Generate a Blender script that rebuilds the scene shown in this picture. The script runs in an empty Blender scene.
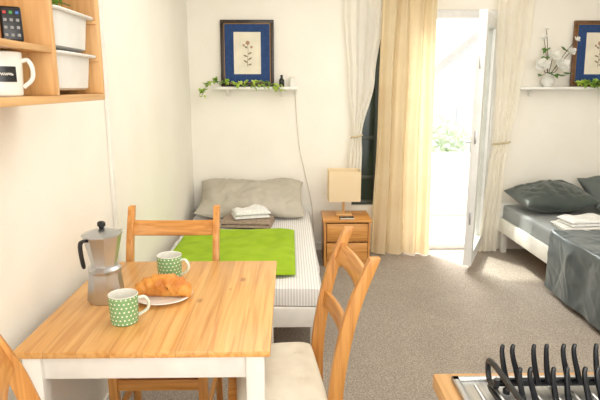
import bpy, bmesh, math, random
from mathutils import Vector, Matrix, noise
random.seed(7)
PI = math.pi
SC = bpy.context.scene
COL = SC.collection

# ------------------------------------------------------------------ helpers
def lin(c):
    o = []
    for v in c:
        v = v/255.0
        o.append(v/12.92 if v <= .04045 else ((v+.055)/1.055)**2.4)
    return (o[0], o[1], o[2], 1.0)

def nd(nt, typ, **kw):
    n = nt.nodes.new(typ)
    for k, v in kw.items():
        setattr(n, k, v)
    return n

def mth(nt, op, a, b=None):
    n = nt.nodes.new('ShaderNodeMath'); n.operation = op
    for i, v in enumerate((a, b)):
        if v is None: continue
        if isinstance(v, (int, float)): n.inputs[i].default_value = v
        else: nt.links.new(v, n.inputs[i])
    return n.outputs[0]

def ramp(nt, fac, stops):
    r = nt.nodes.new('ShaderNodeValToRGB')
    e = r.color_ramp.elements
    e[0].position, e[0].color = stops[0]
    e[1].position, e[1].color = stops[1]
    for p, c in stops[2:]:
        k = e.new(p); k.color = c
    nt.links.new(fac, r.inputs[0])
    return r.outputs[0]

def base_mat(name):
    m = bpy.data.materials.new(name); m.use_nodes = True
    nt = m.node_tree
    p = nt.nodes['Principled BSDF']
    return m, nt, p

def add_bump(nt, p, vec, scale, strength, dist=.01, detail=3):
    n = nd(nt, 'ShaderNodeTexNoise'); n.inputs['Scale'].default_value = scale; n.inputs['Detail'].default_value = detail
    nt.links.new(vec, n.inputs['Vector'])
    b = nd(nt, 'ShaderNodeBump'); b.inputs['Strength'].default_value = strength; b.inputs['Distance'].default_value = dist
    nt.links.new(n.outputs[0], b.inputs['Height']); nt.links.new(b.outputs[0], p.inputs['Normal'])

def add_trans(nt, p, colsock, c, f):
    out = [n for n in nt.nodes if n.type == 'OUTPUT_MATERIAL'][0]
    t = nd(nt, 'ShaderNodeBsdfTranslucent'); t.inputs[0].default_value = lin(c)
    if colsock is not None: nt.links.new(colsock, t.inputs[0])
    mx = nd(nt, 'ShaderNodeMixShader'); mx.inputs[0].default_value = f
    nt.links.new(p.outputs[0], mx.inputs[1]); nt.links.new(t.outputs[0], mx.inputs[2])
    nt.links.new(mx.outputs[0], out.inputs[0])

def mat(name, c, rough=.5, metal=0, c2=None, ns=8, stretch=(1, 1, 1), bump=0, bs=60, trans=0, lo=.35, hi=.65, dist=0, sheen=0, coat=0, bd=.01, cloud=0):
    m, nt, p = base_mat(name)
    p.inputs['Roughness'].default_value = rough; p.inputs['Metallic'].default_value = metal
    if sheen: p.inputs['Sheen Weight'].default_value = sheen
    if coat: p.inputs['Coat Weight'].default_value = coat
    tc = nd(nt, 'ShaderNodeTexCoord'); mp = nd(nt, 'ShaderNodeMapping'); mp.inputs['Scale'].default_value = stretch
    nt.links.new(tc.outputs['Object'], mp.inputs[0])
    n = nd(nt, 'ShaderNodeTexNoise'); n.inputs['Scale'].default_value = ns; n.inputs['Detail'].default_value = 4; n.inputs['Distortion'].default_value = dist
    nt.links.new(mp.outputs[0], n.inputs['Vector'])
    if c2 is None: c2 = tuple(v*.95 for v in c)
    cs = ramp(nt, n.outputs[0], [(lo, lin(c2)), (hi, lin(c))])
    if cloud:
        n2 = nd(nt, 'ShaderNodeTexNoise'); n2.inputs['Scale'].default_value = 5; n2.inputs['Detail'].default_value = 3
        nt.links.new(tc.outputs['Object'], n2.inputs['Vector'])
        vm = nd(nt, 'ShaderNodeVectorMath', operation='SCALE'); nt.links.new(cs, vm.inputs[0])
        nt.links.new(mth(nt, 'ADD', mth(nt, 'MULTIPLY', n2.outputs[0], 2*cloud), 1-cloud), vm.inputs['Scale'])
        cs = vm.outputs[0]
    nt.links.new(cs, p.inputs['Base Color'])
    if bump: add_bump(nt, p, tc.outputs['Object'], bs, bump, bd)
    if trans: add_trans(nt, p, cs, c, trans)
    return m

def wood(name, c, c2, axis, rough=.42):
    s = {'x': (1.3, 26, 26), 'y': (26, 1.3, 26), 'z': (26, 26, 1.3)}[axis]
    return mat(name, c, rough, 0, c2, 2.2, s, lo=.3, hi=.62, dist=.6, coat=.15)

def plank_wood(name):
    m, nt, p = base_mat(name)
    p.inputs['Roughness'].default_value = .38; p.inputs['Coat Weight'].default_value = .25; p.inputs['Coat Roughness'].default_value = .25
    tc = nd(nt, 'ShaderNodeTexCoord'); sp = nd(nt, 'ShaderNodeSeparateXYZ'); nt.links.new(tc.outputs['Object'], sp.inputs[0])
    k = mth(nt, 'MULTIPLY', sp.outputs[0], 10.5)
    fl = mth(nt, 'FLOOR', k)
    wn = nd(nt, 'ShaderNodeTexWhiteNoise'); wn.noise_dimensions = '1D'; nt.links.new(fl, wn.inputs['W'])
    mp = nd(nt, 'ShaderNodeMapping'); mp.inputs['Scale'].default_value = (24, 1.2, 24)
    nt.links.new(tc.outputs['Object'], mp.inputs[0])
    off = nd(nt, 'ShaderNodeVectorMath', operation='ADD'); nt.links.new(mp.outputs[0], off.inputs[0])
    cb = nd(nt, 'ShaderNodeCombineXYZ'); nt.links.new(mth(nt, 'MULTIPLY', wn.outputs[0], 30), cb.inputs[1]); nt.links.new(cb.outputs[0], off.inputs[1])
    n = nd(nt, 'ShaderNodeTexNoise'); n.inputs['Scale'].default_value = 2.0; n.inputs['Detail'].default_value = 5; n.inputs['Distortion'].default_value = .8
    nt.links.new(off.outputs[0], n.inputs['Vector'])
    cs = ramp(nt, n.outputs[0], [(.28, lin((200, 138, 70))), (.64, lin((232, 180, 110))), (.45, lin((220, 162, 90)))])
    # knots
    mp2 = nd(nt, 'ShaderNodeMapping'); mp2.inputs['Scale'].default_value = (9, 4.5, 9); nt.links.new(tc.outputs['Object'], mp2.inputs[0])
    vo = nd(nt, 'ShaderNodeTexVoronoi'); vo.inputs['Scale'].default_value = 1.0; nt.links.new(mp2.outputs[0], vo.inputs['Vector'])
    kn = ramp(nt, vo.outputs['Distance'], [(.05, (1, 1, 1, 1)), (.13, (0, 0, 0, 1))])
    mk = nd(nt, 'ShaderNodeMixRGB'); nt.links.new(mth(nt, 'MULTIPLY', kn, .75), mk.inputs[0]); nt.links.new(cs, mk.inputs[1]); mk.inputs[2].default_value = lin((150, 88, 38))
    tone = mth(nt, 'ADD', mth(nt, 'MULTIPLY', wn.outputs[0], .22), .86)
    seam = mth(nt, 'GREATER_THAN', mth(nt, 'ABSOLUTE', mth(nt, 'SUBTRACT', mth(nt, 'FRACT', k), .5)), .488)
    tone2 = mth(nt, 'MULTIPLY', tone, mth(nt, 'SUBTRACT', 1.0, mth(nt, 'MULTIPLY', seam, .22)))
    vm = nd(nt, 'ShaderNodeVectorMath', operation='SCALE'); nt.links.new(mk.outputs[0], vm.inputs[0]); nt.links.new(tone2, vm.inputs['Scale'])
    nt.links.new(vm.outputs[0], p.inputs['Base Color'])
    return m

def stripe_mat(name, c1, c2, freq, axis=0, rough=.9, duty=.0):
    m, nt, p = base_mat(name)
    p.inputs['Roughness'].default_value = rough
    tc = nd(nt, 'ShaderNodeTexCoord'); sp = nd(nt, 'ShaderNodeSeparateXYZ'); nt.links.new(tc.outputs['Object'], sp.inputs[0])
    s = mth(nt, 'SINE', mth(nt, 'MULTIPLY', sp.outputs[axis], freq*2*PI))
    cs = ramp(nt, mth(nt, 'ADD', mth(nt, 'MULTIPLY', s, .5), .5), [(.4+duty, lin(c1)), (.62+duty, lin(c2))])
    nt.links.new(cs, p.inputs['Base Color'])
    add_bump(nt, p, tc.outputs['Object'], 14, .25, .02)
    return m

def dot_mat(name, c, dot, n, sp_):
    m, nt, p = base_mat(name)
    p.inputs['Roughness'].default_value = .25
    tc = nd(nt, 'ShaderNodeTexCoord'); sp = nd(nt, 'ShaderNodeSeparateXYZ'); nt.links.new(tc.outputs['Object'], sp.inputs[0])
    u = mth(nt, 'MULTIPLY', mth(nt, 'ARCTAN2', sp.outputs[1], sp.outputs[0]), n/(2*PI))
    v = mth(nt, 'MULTIPLY', sp.outputs[2], 1/sp_)
    row = mth(nt, 'FLOOR', v)
    u2 = mth(nt, 'ADD', mth(nt, 'ADD', u, 100), mth(nt, 'MULTIPLY', mth(nt, 'MODULO', row, 2), .5))
    fu = mth(nt, 'SUBTRACT', mth(nt, 'FRACT', u2), .5); fv = mth(nt, 'SUBTRACT', mth(nt, 'FRACT', v), .5)
    d = mth(nt, 'SQRT', mth(nt, 'ADD', mth(nt, 'MULTIPLY', fu, fu), mth(nt, 'MULTIPLY', fv, fv)))
    mx = nd(nt, 'ShaderNodeMixRGB'); nt.links.new(mth(nt, 'LESS_THAN', d, .20), mx.inputs[0])
    mx.inputs[1].default_value = lin(c); mx.inputs[2].default_value = lin(dot)
    nt.links.new(mx.outputs[0], p.inputs['Base Color'])
    return m

OFF = {}
class MB:
    def __init__(s): s.bm = bmesh.new(); s.mi = 0
    def merge(s, t, M=None):
        if M is not None: t.transform(M)
        t.verts.index_update()
        vm = [s.bm.verts.new(v.co) for v in t.verts]
        for f in t.faces:
            nf = s.bm.faces.new([vm[v.index] for v in f.verts]); nf.material_index = s.mi
        t.free()
    def box(s, x0, x1, y0, y1, z0, z1, bev=0, M=None, seg=2):
        t = bmesh.new(); bmesh.ops.create_cube(t, size=1)
        for v in t.verts:
            v.co = Vector(((x0+x1)/2+v.co.x*(x1-x0), (y0+y1)/2+v.co.y*(y1-y0), (z0+z1)/2+v.co.z*(z1-z0)))
        if bev: bmesh.ops.bevel(t, geom=t.edges[:], offset=bev, segments=seg, profile=.5, affect='EDGES')
        s.merge(t, M); return s
    def prism(s, pts, axis, a0, a1, bev=0, M=None):
        t = bmesh.new()
        def P(p, a):
            if axis == 'x': return (a, p[0], p[1])
            if axis == 'y': return (p[0], a, p[1])
            return (p[0], p[1], a)
        A = [t.verts.new(P(p, a0)) for p in pts]; B = [t.verts.new(P(p, a1)) for p in pts]
        n = len(pts)
        t.faces.new(A[::-1]); t.faces.new(B)
        for i in range(n): t.faces.new((A[i], A[(i+1) % n], B[(i+1) % n], B[i]))
        bmesh.ops.recalc_face_normals(t, faces=t.faces[:])
        if bev: 
            ed = [e for e in t.edges if len(e.link_faces) == 2 and e.calc_face_angle(0) > .6]
            bmesh.ops.bevel(t, geom=ed, offset=bev, segments=2, profile=.5, affect='EDGES')
        s.merge(t, M); return s
    def tube(s, pts, r, seg=10, closed=False, M=None, sx=1, sy=1, up=None):
        pts = [Vector(p) for p in pts]; n = len(pts)
        R = r if isinstance(r, (list, tuple)) else [r]*n
        t = bmesh.new(); rings = []
        T = []
        for i in range(n):
            a = pts[(i-1) % n] if (closed or i > 0) else pts[0]
            b = pts[(i+1) % n] if (closed or i < n-1) else pts[-1]
            T.append((b-a).normalized())
        ref = Vector(up) if up else (Vector((0, 0, 1)) if abs(T[0].z) < .9 else Vector((1, 0, 0)))
        nrm = (ref - T[0]*ref.dot(T[0])).normalized()
        for i in range(n):
            nrm = (nrm - T[i]*nrm.dot(T[i])).normalized(); bn = T[i].cross(nrm)
            rings.append([t.verts.new(pts[i]+nrm*(R[i]*sy*math.cos(2*PI*k/seg))+bn*(R[i]*sx*math.sin(2*PI*k/seg))) for k in range(seg)])
        for i in range(n if closed else n-1):
            A, B = rings[i], rings[(i+1) % n]
            for k in range(seg): t.faces.new((A[k], A[(k+1) % seg], B[(k+1) % seg], B[k]))
        if not closed: t.faces.new(rings[0][::-1]); t.faces.new(rings[-1])
        s.merge(t, M); return s
    def lathe(s, prof, c=(0, 0, 0), seg=32, ph=0, M=None):
        t = bmesh.new(); rings = []
        for r, z in prof:
            if r < 1e-6: rings.append([t.verts.new((c[0], c[1], c[2]+z))])
            else: rings.append([t.verts.new((c[0]+r*math.cos(ph+2*PI*k/seg), c[1]+r*math.sin(ph+2*PI*k/seg), c[2]+z)) for k in range(seg)])
        for A, B in zip(rings[:-1], rings[1:]):
            for k in range(seg):
                k2 = (k+1) % seg
                if len(A) == 1 and len(B) == 1: continue
                if len(A) == 1: t.faces.new((A[0], B[k2], B[k]))
                elif len(B) == 1: t.faces.new((A[k], A[k2], B[0]))
                else: t.faces.new((A[k], A[k2], B[k2], B[k]))
        s.merge(t, M); return s
    def grid(s, f, nu, nv, M=None):
        t = bmesh.new()
        V = [[t.verts.new(f(i/nu, j/nv)) for j in range(nv+1)] for i in range(nu+1)]
        for i in range(nu):
            for j in range(nv):
                try: t.faces.new((V[i][j], V[i+1][j], V[i+1][j+1], V[i][j+1]))
                except ValueError: pass
        s.merge(t, M); return s
    def loft(s, loops, c=(0, 0, 0), k=5, M=None):
        """rounded-rectangle loops (hx, hy, z, corner)"""
        t = bmesh.new(); rings = []
        for hx, hy, z, cr in loops:
            ring = []
            for q, (sx, sy) in enumerate(((1, 1), (-1, 1), (-1, -1), (1, -1))):
                for i in range(k):
                    a = q*PI/2+PI/2*i/(k-1)
                    ring.append(t.verts.new((c[0]+sx*(hx-cr)+cr*math.cos(a), c[1]+sy*(hy-cr)+cr*math.sin(a), c[2]+z)))
            rings.append(ring)
        n = len(rings[0])
        for A, B in zip(rings[:-1], rings[1:]):
            for i in range(n): t.faces.new((A[i], A[(i+1) % n], B[(i+1) % n], B[i]))
        t.faces.new(rings[0][::-1]); t.faces.new(rings[-1])
        s.merge(t, M); return s
    def pad(s, x0, x1, y0, y1, z0, z1, ex=8, amp=0, sc=6, nu=36, nv=36, both=False, M=None, pinch=0, seed=0, dips=(), crease=0):
        """soft slab: rounded edges, uneven top"""
        t = bmesh.new()
        def S(a): return math.sin(PI/2*(2*a-1))
        def f(i, j, top):
            u, v = S(i/nu), S(j/nv)
            g = max(0, (1-abs(u)**ex))**.5*max(0, (1-abs(v)**ex))**.5
            px = u*(1-pinch*(1-v*v)); py = v*(1-pinch*(1-u*u))
            x = (x0+x1)/2+px*(x1-x0)/2; y = (y0+y1)/2+py*(y1-y0)/2
            w = noise.noise(Vector((x*sc+seed, y*sc, seed*1.7)))*amp*g + noise.noise(Vector((x*sc*2.7, y*sc*2.7+seed, 3)))*amp*.4*g
            if crease: w -= crease*g*max(0, 1-abs(noise.noise(Vector((x*sc*1.3+seed*2, y*sc*1.3, 8))))*7)
            for dx_, dy_, dd, dr in dips: w -= dd*math.exp(-((x-dx_)**2+(y-dy_)**2)/(dr*dr))
            if both:
                zm = (z0+z1)/2; h = (z1-z0)/2
                rim = (1-g)*amp*.8*math.sin(9*x*sc/6+7*y*sc/6+seed)
                return (x, y, zm+rim+(h*g+w if top else -h*g))
            return (x, y, z0+((z1-z0)*g+w if top else 0))
        for top in (True, False):
            V = [[t.verts.new(f(i, j, top)) for j in range(nv+1)] for i in range(nu+1)]
            for i in range(nu):
                for j in range(nv):
                    q = (V[i][j], V[i+1][j], V[i+1][j+1], V[i][j+1])
                    t.faces.new(q if top else q[::-1])
        bmesh.ops.remove_doubles(t, verts=t.verts[:], dist=1e-5)
        s.merge(t, M); return s
    def build(s, name, mats, parent=None, smooth=True, ang=35, recalc=True):
        bm = s.bm
        if recalc: bmesh.ops.recalc_face_normals(bm, faces=bm.faces[:])
        if parent is not None: off = OFF[parent.name]
        else:
            lo = Vector((1e9,)*3); hi = Vector((-1e9,)*3)
            for v in bm.verts:
                for i in range(3): lo[i] = min(lo[i], v.co[i]); hi[i] = max(hi[i], v.co[i])
            off = Vector(((lo.x+hi.x)/2, (lo.y+hi.y)/2, lo.z))
        bmesh.ops.translate(bm, verts=bm.verts[:], vec=-off)
        for f in bm.faces: f.smooth = smooth
        lim = math.radians(ang)
        for e in bm.edges:
            if len(e.link_faces) == 2 and e.calc_face_angle(0) > lim: e.smooth = False
        me = bpy.data.meshes.new(name); bm.to_mesh(me); bm.free()
        if not isinstance(mats, (list, tuple)): mats = [mats]
        for m in mats: me.materials.append(m)
        o = bpy.data.objects.new(name, me); COL.objects.link(o)
        if parent is None: o.location = off
        else: o.parent = parent
        OFF[o.name] = off.copy()
        return o

def tag(o, label=None, cat=None, group=None, kind=None):
    if label: o['label'] = label
    if cat: o['category'] = cat
    if group: o['group'] = group
    if kind: o['kind'] = kind
    return o

def thing(name, label, cat, loc=(0, 0, 0), rz=0, group=None):
    o = bpy.data.objects.new(name, None); COL.objects.link(o)
    o.empty_display_size = .1
    o.location = loc; o.rotation_euler = (0, 0, rz)
    OFF[o.name] = Vector(loc)
    return tag(o, label, cat, group)

def copy_tree(o, parent=None):
    c = o.copy(); COL.objects.link(c); c.parent = parent
    for ch in list(o.children): copy_tree(ch, c)
    return c

def catmull(pts, n):
    P = [Vector(p) for p in pts]; P = [2*P[0]-P[1]]+P+[2*P[-1]-P[-2]]
    out = []
    segs = len(P)-3
    for i in range(segs):
        a, b, c, d = P[i:i+4]
        for k in range(n):
            t = k/n
            out.append(.5*((2*b)+(c-a)*t+(2*a-5*b+4*c-d)*t*t+(-a+3*b-3*c+d)*t**3))
    out.append(P[-2]); return out

def nz(x, y, z=0): return noise.noise(Vector((x, y, z)))

# ------------------------------------------------------------------ materials
M = {}
M['wall'] = mat('wall_paint', (245, 241, 231), .9, c2=(242, 237, 226), ns=3, bump=.12, bs=90)
M['ceil'] = mat('ceiling_paint', (248, 245, 238), .9)
M['carpet'] = mat('carpet', (192, 180, 166), 1.0, c2=(132, 122, 111), ns=132, bump=.6, bs=260, lo=.32, hi=.68, bd=.016, cloud=.12)
M['white'] = mat('white_paint', (240, 238, 231), .45, bump=.03, bs=40)
M['pvc'] = mat('white_plastic_frame', (236, 236, 234), .3)
M['plank'] = plank_wood('pine_planks')
for a in 'xyz':
    M['pine'+a] = wood('chair_pine_'+a, (218, 157, 84), (186, 120, 53), a)
    M['pale'+a] = wood('pale_pine_'+a, (222, 175, 114), (199, 146, 86), a)
M['cush'] = mat('cushion_cotton', (232, 224, 206), .95, c2=(226, 217, 198), ns=20, bump=.2, bs=300)
M['alu'] = mat('cast_aluminium', (206, 208, 211), .32, 1.0, c2=(188, 191, 195), ns=6)
M['black'] = mat('black_plastic', (22, 22, 24), .35)
M['mug'] = dot_mat('green_polka_glaze', (126, 170, 116), (244, 244, 232), 20, .0138)
M['mugin'] = mat('white_glaze', (240, 238, 228), .2)
M['muggreen'] = mat('pale_handle_glaze', (228, 234, 218), .25)
M['plate'] = mat('white_porcelain', (242, 240, 234), .2)
M['crust'] = mat('croissant_crust', (234, 166, 76), .5, c2=(194, 116, 42), ns=22, stretch=(1, 1, 1), bump=.4, bs=70)
M['bin'] = mat('white_bin_plastic', (228, 226, 220), .4)
M['throw'] = mat('lime_fleece', (158, 190, 32), .95, c2=(142, 176, 20), ns=9, bump=.4, bs=160)
M['stripe'] = stripe_mat('striped_bedding', (234, 231, 226), (206, 205, 205), 62, 0, .9, .03)
M['matt'] = mat('mattress_ticking', (200, 174, 154), .9, c2=(190, 164, 144), ns=30)
M['pill'] = mat('taupe_pillowcase', (190, 183, 169), .9, c2=(180, 173, 158), ns=5, bump=.3, bs=14, bd=.025)
M['brown'] = mat('taupe_towel', (170, 150, 132), 1, c2=(144, 126, 108), ns=60, bump=.4, bs=300)
M['tow'] = mat('white_towel', (244, 243, 240), 1, c2=(230, 229, 226), ns=60, bump=.4, bs=300)
M['shade'] = mat('paper_shade', (254, 242, 216), .8, c2=(252, 239, 211), trans=.5)
M['beige'] = mat('beige_curtain', (234, 217, 182), .85, c2=(227, 207, 170), ns=3, trans=.30, bump=.15, bs=250)
M['sheer'] = mat('sheer_curtain', (255, 252, 243), .9, c2=(254, 250, 240), trans=.4)
M['cream'] = mat('cream_curtain', (255, 251, 241), .9, c2=(253, 248, 236), trans=.55)
M['rope'] = mat('tieback_cord', (206, 188, 152), .9)
M['dglass'] = mat('dark_window_glass', (44, 62, 50), .14, c2=(26, 40, 34), ns=2.5)
M['dframe'] = mat('dark_window_frame', (60, 70, 64), .4)
M['frame'] = mat('picture_frame_wood', (56, 38, 28), .35, c2=(36, 24, 18), ns=10, stretch=(1, 1, 6))
M['framel'] = mat('walnut_frame_wood', (122, 84, 48), .4, c2=(92, 58, 32), ns=10, stretch=(1, 1, 6))
M['gold'] = mat('gilt', (150, 116, 62), .4, .5)
M['blue'] = mat('blue_mat_board', (40, 70, 122), .85, c2=(34, 62, 110), ns=30)
M['paper'] = mat('print_paper', (236, 228, 208), .9)
M['ink'] = mat('brown_ink', (150, 128, 96), .9, c2=(120, 112, 86), ns=30)
M['bloomink'] = mat('ochre_ink', (184, 146, 116), .9)
M['ivy'] = mat('ivy_leaf', (190, 212, 90), .5, c2=(104, 152, 52), ns=14)
M['stem'] = mat('plant_stem', (112, 106, 54), .7)
M['twig'] = mat('brown_twig', (96, 70, 46), .8)
M['amber'] = mat('dark_bottle_glass', (34, 40, 34), .15)
M['petal'] = mat('white_petal', (255, 254, 250), .6, c2=(253, 252, 247), trans=.3)
M['leaf'] = mat('green_leaf', (96, 138, 60), .5, c2=(70, 112, 42), ns=12)
M['dkpill'] = mat('dark_pillowcase', (66, 76, 72), .42, c2=(57, 67, 64), ns=5, bump=.3, bs=12, bd=.025, sheen=.2)
M['gypill'] = mat('grey_pillowcase', (98, 106, 103), .5, c2=(90, 98, 96), ns=5, bump=.3, bs=12, bd=.025)
M['satin'] = mat('satin_bedspread', (66, 79, 82), .32, c2=(61, 74, 77), ns=3, bump=.12, bs=6, bd=.05, sheen=.2)
M['grsheet'] = stripe_mat('grey_sheet', (160, 164, 164), (148, 152, 153), 40, 0, .85)
M['stow'] = stripe_mat('pale_striped_towel', (244, 242, 236), (200, 198, 190), 30, 1, 1)
M['steel'] = mat('brushed_steel', (196, 196, 194), .3, 1.0, c2=(176, 176, 176), ns=5, stretch=(60, 1, 1))
M['wire'] = mat('black_coated_wire', (16, 19, 24), .3)
M['btn_r'] = mat('red_button', (200, 60, 54), .4); M['btn_g'] = mat('green_button', (70, 150, 76), .4)
M['btn_w'] = mat('grey_button', (150, 150, 150), .4); M['btn_b'] = mat('blue_button', (60, 110, 190), .4)
M['concrete'] = mat('pale_concrete', (204, 205, 200), .9, c2=(196, 197, 192), ns=5)
M['render'] = mat('pale_render', (204, 206, 203), .9)
M['roof'] = mat('pale_roof_tile', (188, 178, 171), .9, c2=(180, 170, 162), ns=6)
M['cord'] = mat('white_cord', (214, 206, 190), .5)
M['pglass'] = mat('house_glass', (184, 191, 192), .3)
M['treeleaf'] = mat('tree_leaf', (198, 208, 184), .8, c2=(178, 192, 164), ns=3, trans=.3)
def glass_mat():
    m, nt, p = base_mat('clear_glass')
    nt.nodes.remove(p)
    out = [n for n in nt.nodes if n.type == 'OUTPUT_MATERIAL'][0]
    a = nd(nt, 'ShaderNodeBsdfTransparent'); a.inputs[0].default_value = (.92, .94, .93, 1)
    b = nd(nt, 'ShaderNodeBsdfGlossy'); b.inputs['Roughness'].default_value = .02
    mx = nd(nt, 'ShaderNodeMixShader'); mx.inputs[0].default_value = .10; nt.links.new(a.outputs[0], mx.inputs[1]); nt.links.new(b.outputs[0], mx.inputs[2])
    nt.links.new(mx.outputs[0], out.inputs[0]); return m
M['glass'] = glass_mat()

# ------------------------------------------------------------------ room shell
XL, XR, YB, ZC = -.87, 2.98, 4.82, 2.6
DX1 = 1.81
def struct(name, mb, m): return tag(mb.build(name, m, smooth=False), kind='structure')
struct('floor', MB().box(-1, 3.1, -1.2, 5.1, -.1, 0), M['carpet'])
struct('wall_left', MB().box(-1, XL, -1.2, YB, 0, ZC), M['wall'])
struct('wall_right', MB().box(XR, 3.1, -1.2, YB, 0, ZC), M['wall'])
struct('ceiling', MB().box(-1, 3.1, -1.2, 5.1, ZC, ZC+.1), M['ceil'])
w = MB()
w.box(-1, .56, YB, 5.1, 0, ZC); w.box(.56, .80, YB, 5.1, 0, .42); w.box(.56, .80, YB, 5.1, 2.13, ZC)
w.box(.80, .98, YB, 5.1, 0, ZC); w.box(.98, DX1, YB, 5.1, 2.13, ZC); w.box(DX1, 3.1, YB, 5.1, 0, ZC)
struct('wall_back', w, M['wall'])
struct('baseboard_back', MB().box(.19, .97, YB-.014, YB, 0, .07, .003).box(DX1+.01, 1.885, YB-.014, YB, 0, .07, .003), M['white'])
struct('baseboard_left', MB().box(XL, XL+.014, -1.2, 2.7, 0, .07, .003), M['white'])
struct('trim_1', MB().box(XL, XL+.018, 2.585, 2.615, .07, ZC, .004), M['white'])

# window (dark) behind the curtains
wd = thing('window_1', None, None, (.68, 4.9, .42)); tag(wd, kind='structure')
f = MB(); f.box(.56, .60, 4.86, 4.93, .42, 2.13, .004); f.box(.76, .80, 4.86, 4.93, .42, 2.13, .004)
f.box(.60, .76, 4.86, 4.93, .42, .46, .004); f.box(.60, .76, 4.86, 4.93, 2.09, 2.13, .004)
f.box(.60, .76, 4.87, 4.92, 1.02, 1.05, .003); f.box(.60, .76, 4.87, 4.92, .66, .69, .003)
f.build('window_frame', M['dframe'], wd)
MB().box(.60, .76, 4.89, 4.90, .46, 2.09).build('pane', M['dglass'], wd)

# balcony door, opened inwards
dr = thing('door_1', None, None, (1.36, 4.9, 0)); tag(dr, kind='structure')
f = MB(); f.box(.98, 1.05, 4.82, 4.9, 0, 2.13, .004); f.box(DX1-.07, DX1, 4.82, 4.9, 0, 2.13, .004); f.box(1.05, DX1-.07, 4.82, 4.9, 2.06, 2.13, .004)
f.box(1.05, DX1-.07, 4.82, 4.95, 0, .05, .004)
f.build('door_frame', M['pvc'], dr)
hin = Vector((1.745, 4.80, 0)); tip = Vector((1.440, 4.18, 0)); dv = (tip-hin); Ld = dv.length; an = math.atan2(dv.y, dv.x)
Md = Matrix.Translation(hin) @ Matrix.Rotation(an, 4, 'Z')
f = MB(); f.box(0, .085, -.032, .032, .055, 2.05, .005, Md); f.box(Ld-.085, Ld, -.032, .032, .055, 2.05, .005, Md)
f.box(.085, Ld-.085, -.032, .032, .055, .16, .005, Md); f.box(.085, Ld-.085, -.032, .032, 1.96, 2.05, .005, Md)
lf = f.build('door_leaf', M['pvc'], dr)
MB().box(.085, Ld-.085, -.008, .008, .16, 1.96, 0, Md).build('pane', M['glass'], lf)
h = MB(); h.box(Ld-.06, Ld-.03, -.040, -.03, .97, 1.11, .003, Md); h.tube([Md @ Vector(p) for p in ((Ld-.045, -.035, 1.06), (Ld-.045, -.075, 1.06), (Ld-.06, -.08, 1.06), (Ld-.16, -.08, 1.06))], .009, 8)
h.build('door_handle', M['alu'], lf)
for z in (.4, 1.05, 1.62): MB().box(Ld-.001, Ld+.004, -.008, .008, z, z+.10, .001, Md).build('lock_plate', M['alu'], lf)

# outside
struct('floor_balcony', MB().box(-.5, 5, 5.1, 6.4, -.16, -.04), M['concrete'])
struct('wall_balcony', MB().box(-.5, 5, 6.3, 6.4, -.04, .72, .01), M['concrete'])
hs = thing('house', 'pale gabled house far beyond the open balcony door', 'house', (6.0, 16, -3))
MB().prism([(3.6, -3), (8.4, -3), (8.4, 1.6), (6.0, 3.6), (3.6, 1.6)], 'y', 15, 21).build('wall', M['render'], hs, smooth=False)
for sgn in (-1, 1):
    MB().prism([(6.0, 3.62), (6.0, 3.8), (6+sgn*2.8, 1.46), (6+sgn*2.8, 1.28)], 'y', 14.7, 21.3).build('roof', M['roof'], hs, smooth=False)
for x in (4.6, 6.4):
    MB().box(x, x+.8, 14.95, 15.0, -.4, .9).build('window', M['pglass'], hs, smooth=False)
tr = thing('tree', 'pale green leafy tree just beyond the balcony wall', 'tree', (2.75, 9.5, -3))
MB().tube([(2.75, 9.5, -3), (2.78, 9.5, -1.5), (2.72, 9.5, -.4), (2.7, 9.5, .3)], [.1, .08, .05, .02], 8).build('trunk', M['twig'], tr)
fo = MB()
for k in range(700):
    a1, a2, rr = random.uniform(0, 2*PI), random.uniform(-1, 1), random.random()**.5
    cs_ = math.sqrt(1-a2*a2)
    p = Vector((2.72+.62*rr*cs_*math.cos(a1), 9.5+.5*rr*cs_*math.sin(a1), .12+.9*rr*a2))
    d1 = Vector((random.uniform(-1, 1), random.uniform(-1, 1), random.uniform(-1, 1))).normalized(); d2 = d1.orthogonal().normalized()
    t = bmesh.new(); q = .085
    t.faces.new([t.verts.new(v) for v in (p-d1*q, p+d2*q*.5, p+d1*q, p-d2*q*.5)]); fo.merge(t)
fo.build('foliage', M['treeleaf'], tr, recalc=False)

# ------------------------------------------------------------------ dining table
T0, T1, TY0, TY1, TZ = -.805, -.06, 1.444, 2.27, .74
tb = thing('dining_table', 'pine topped dining table with white legs by the left wall', 'table', (-.43, 1.86, 0))
MB().box(T0, T1, TY0, TY1, TZ-.022, TZ, .004).build('tabletop', M['plank'], tb)
a = MB(); i = .035
a.box(T0+i, T1-i, TY0+i, TY0+i+.02, .635, TZ-.022, .002); a.box(T0+i, T1-i, TY1-i-.02, TY1-i, .635, TZ-.022, .002)
a.box(T0+i, T0+i+.02, TY0+i, TY1-i, .635, TZ-.022, .002); a.box(T1-i-.02, T1-i, TY0+i, TY1-i, .635, TZ-.022, .002)
a.build('apron', M['white'], tb)
for x in (T0+.018, T1-.018-.055):
    for y in (TY0+.018, TY1-.018-.055):
        MB().box(x, x+.055, y, y+.055, 0, TZ-.022, .004).build('leg', M['white'], tb)

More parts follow.
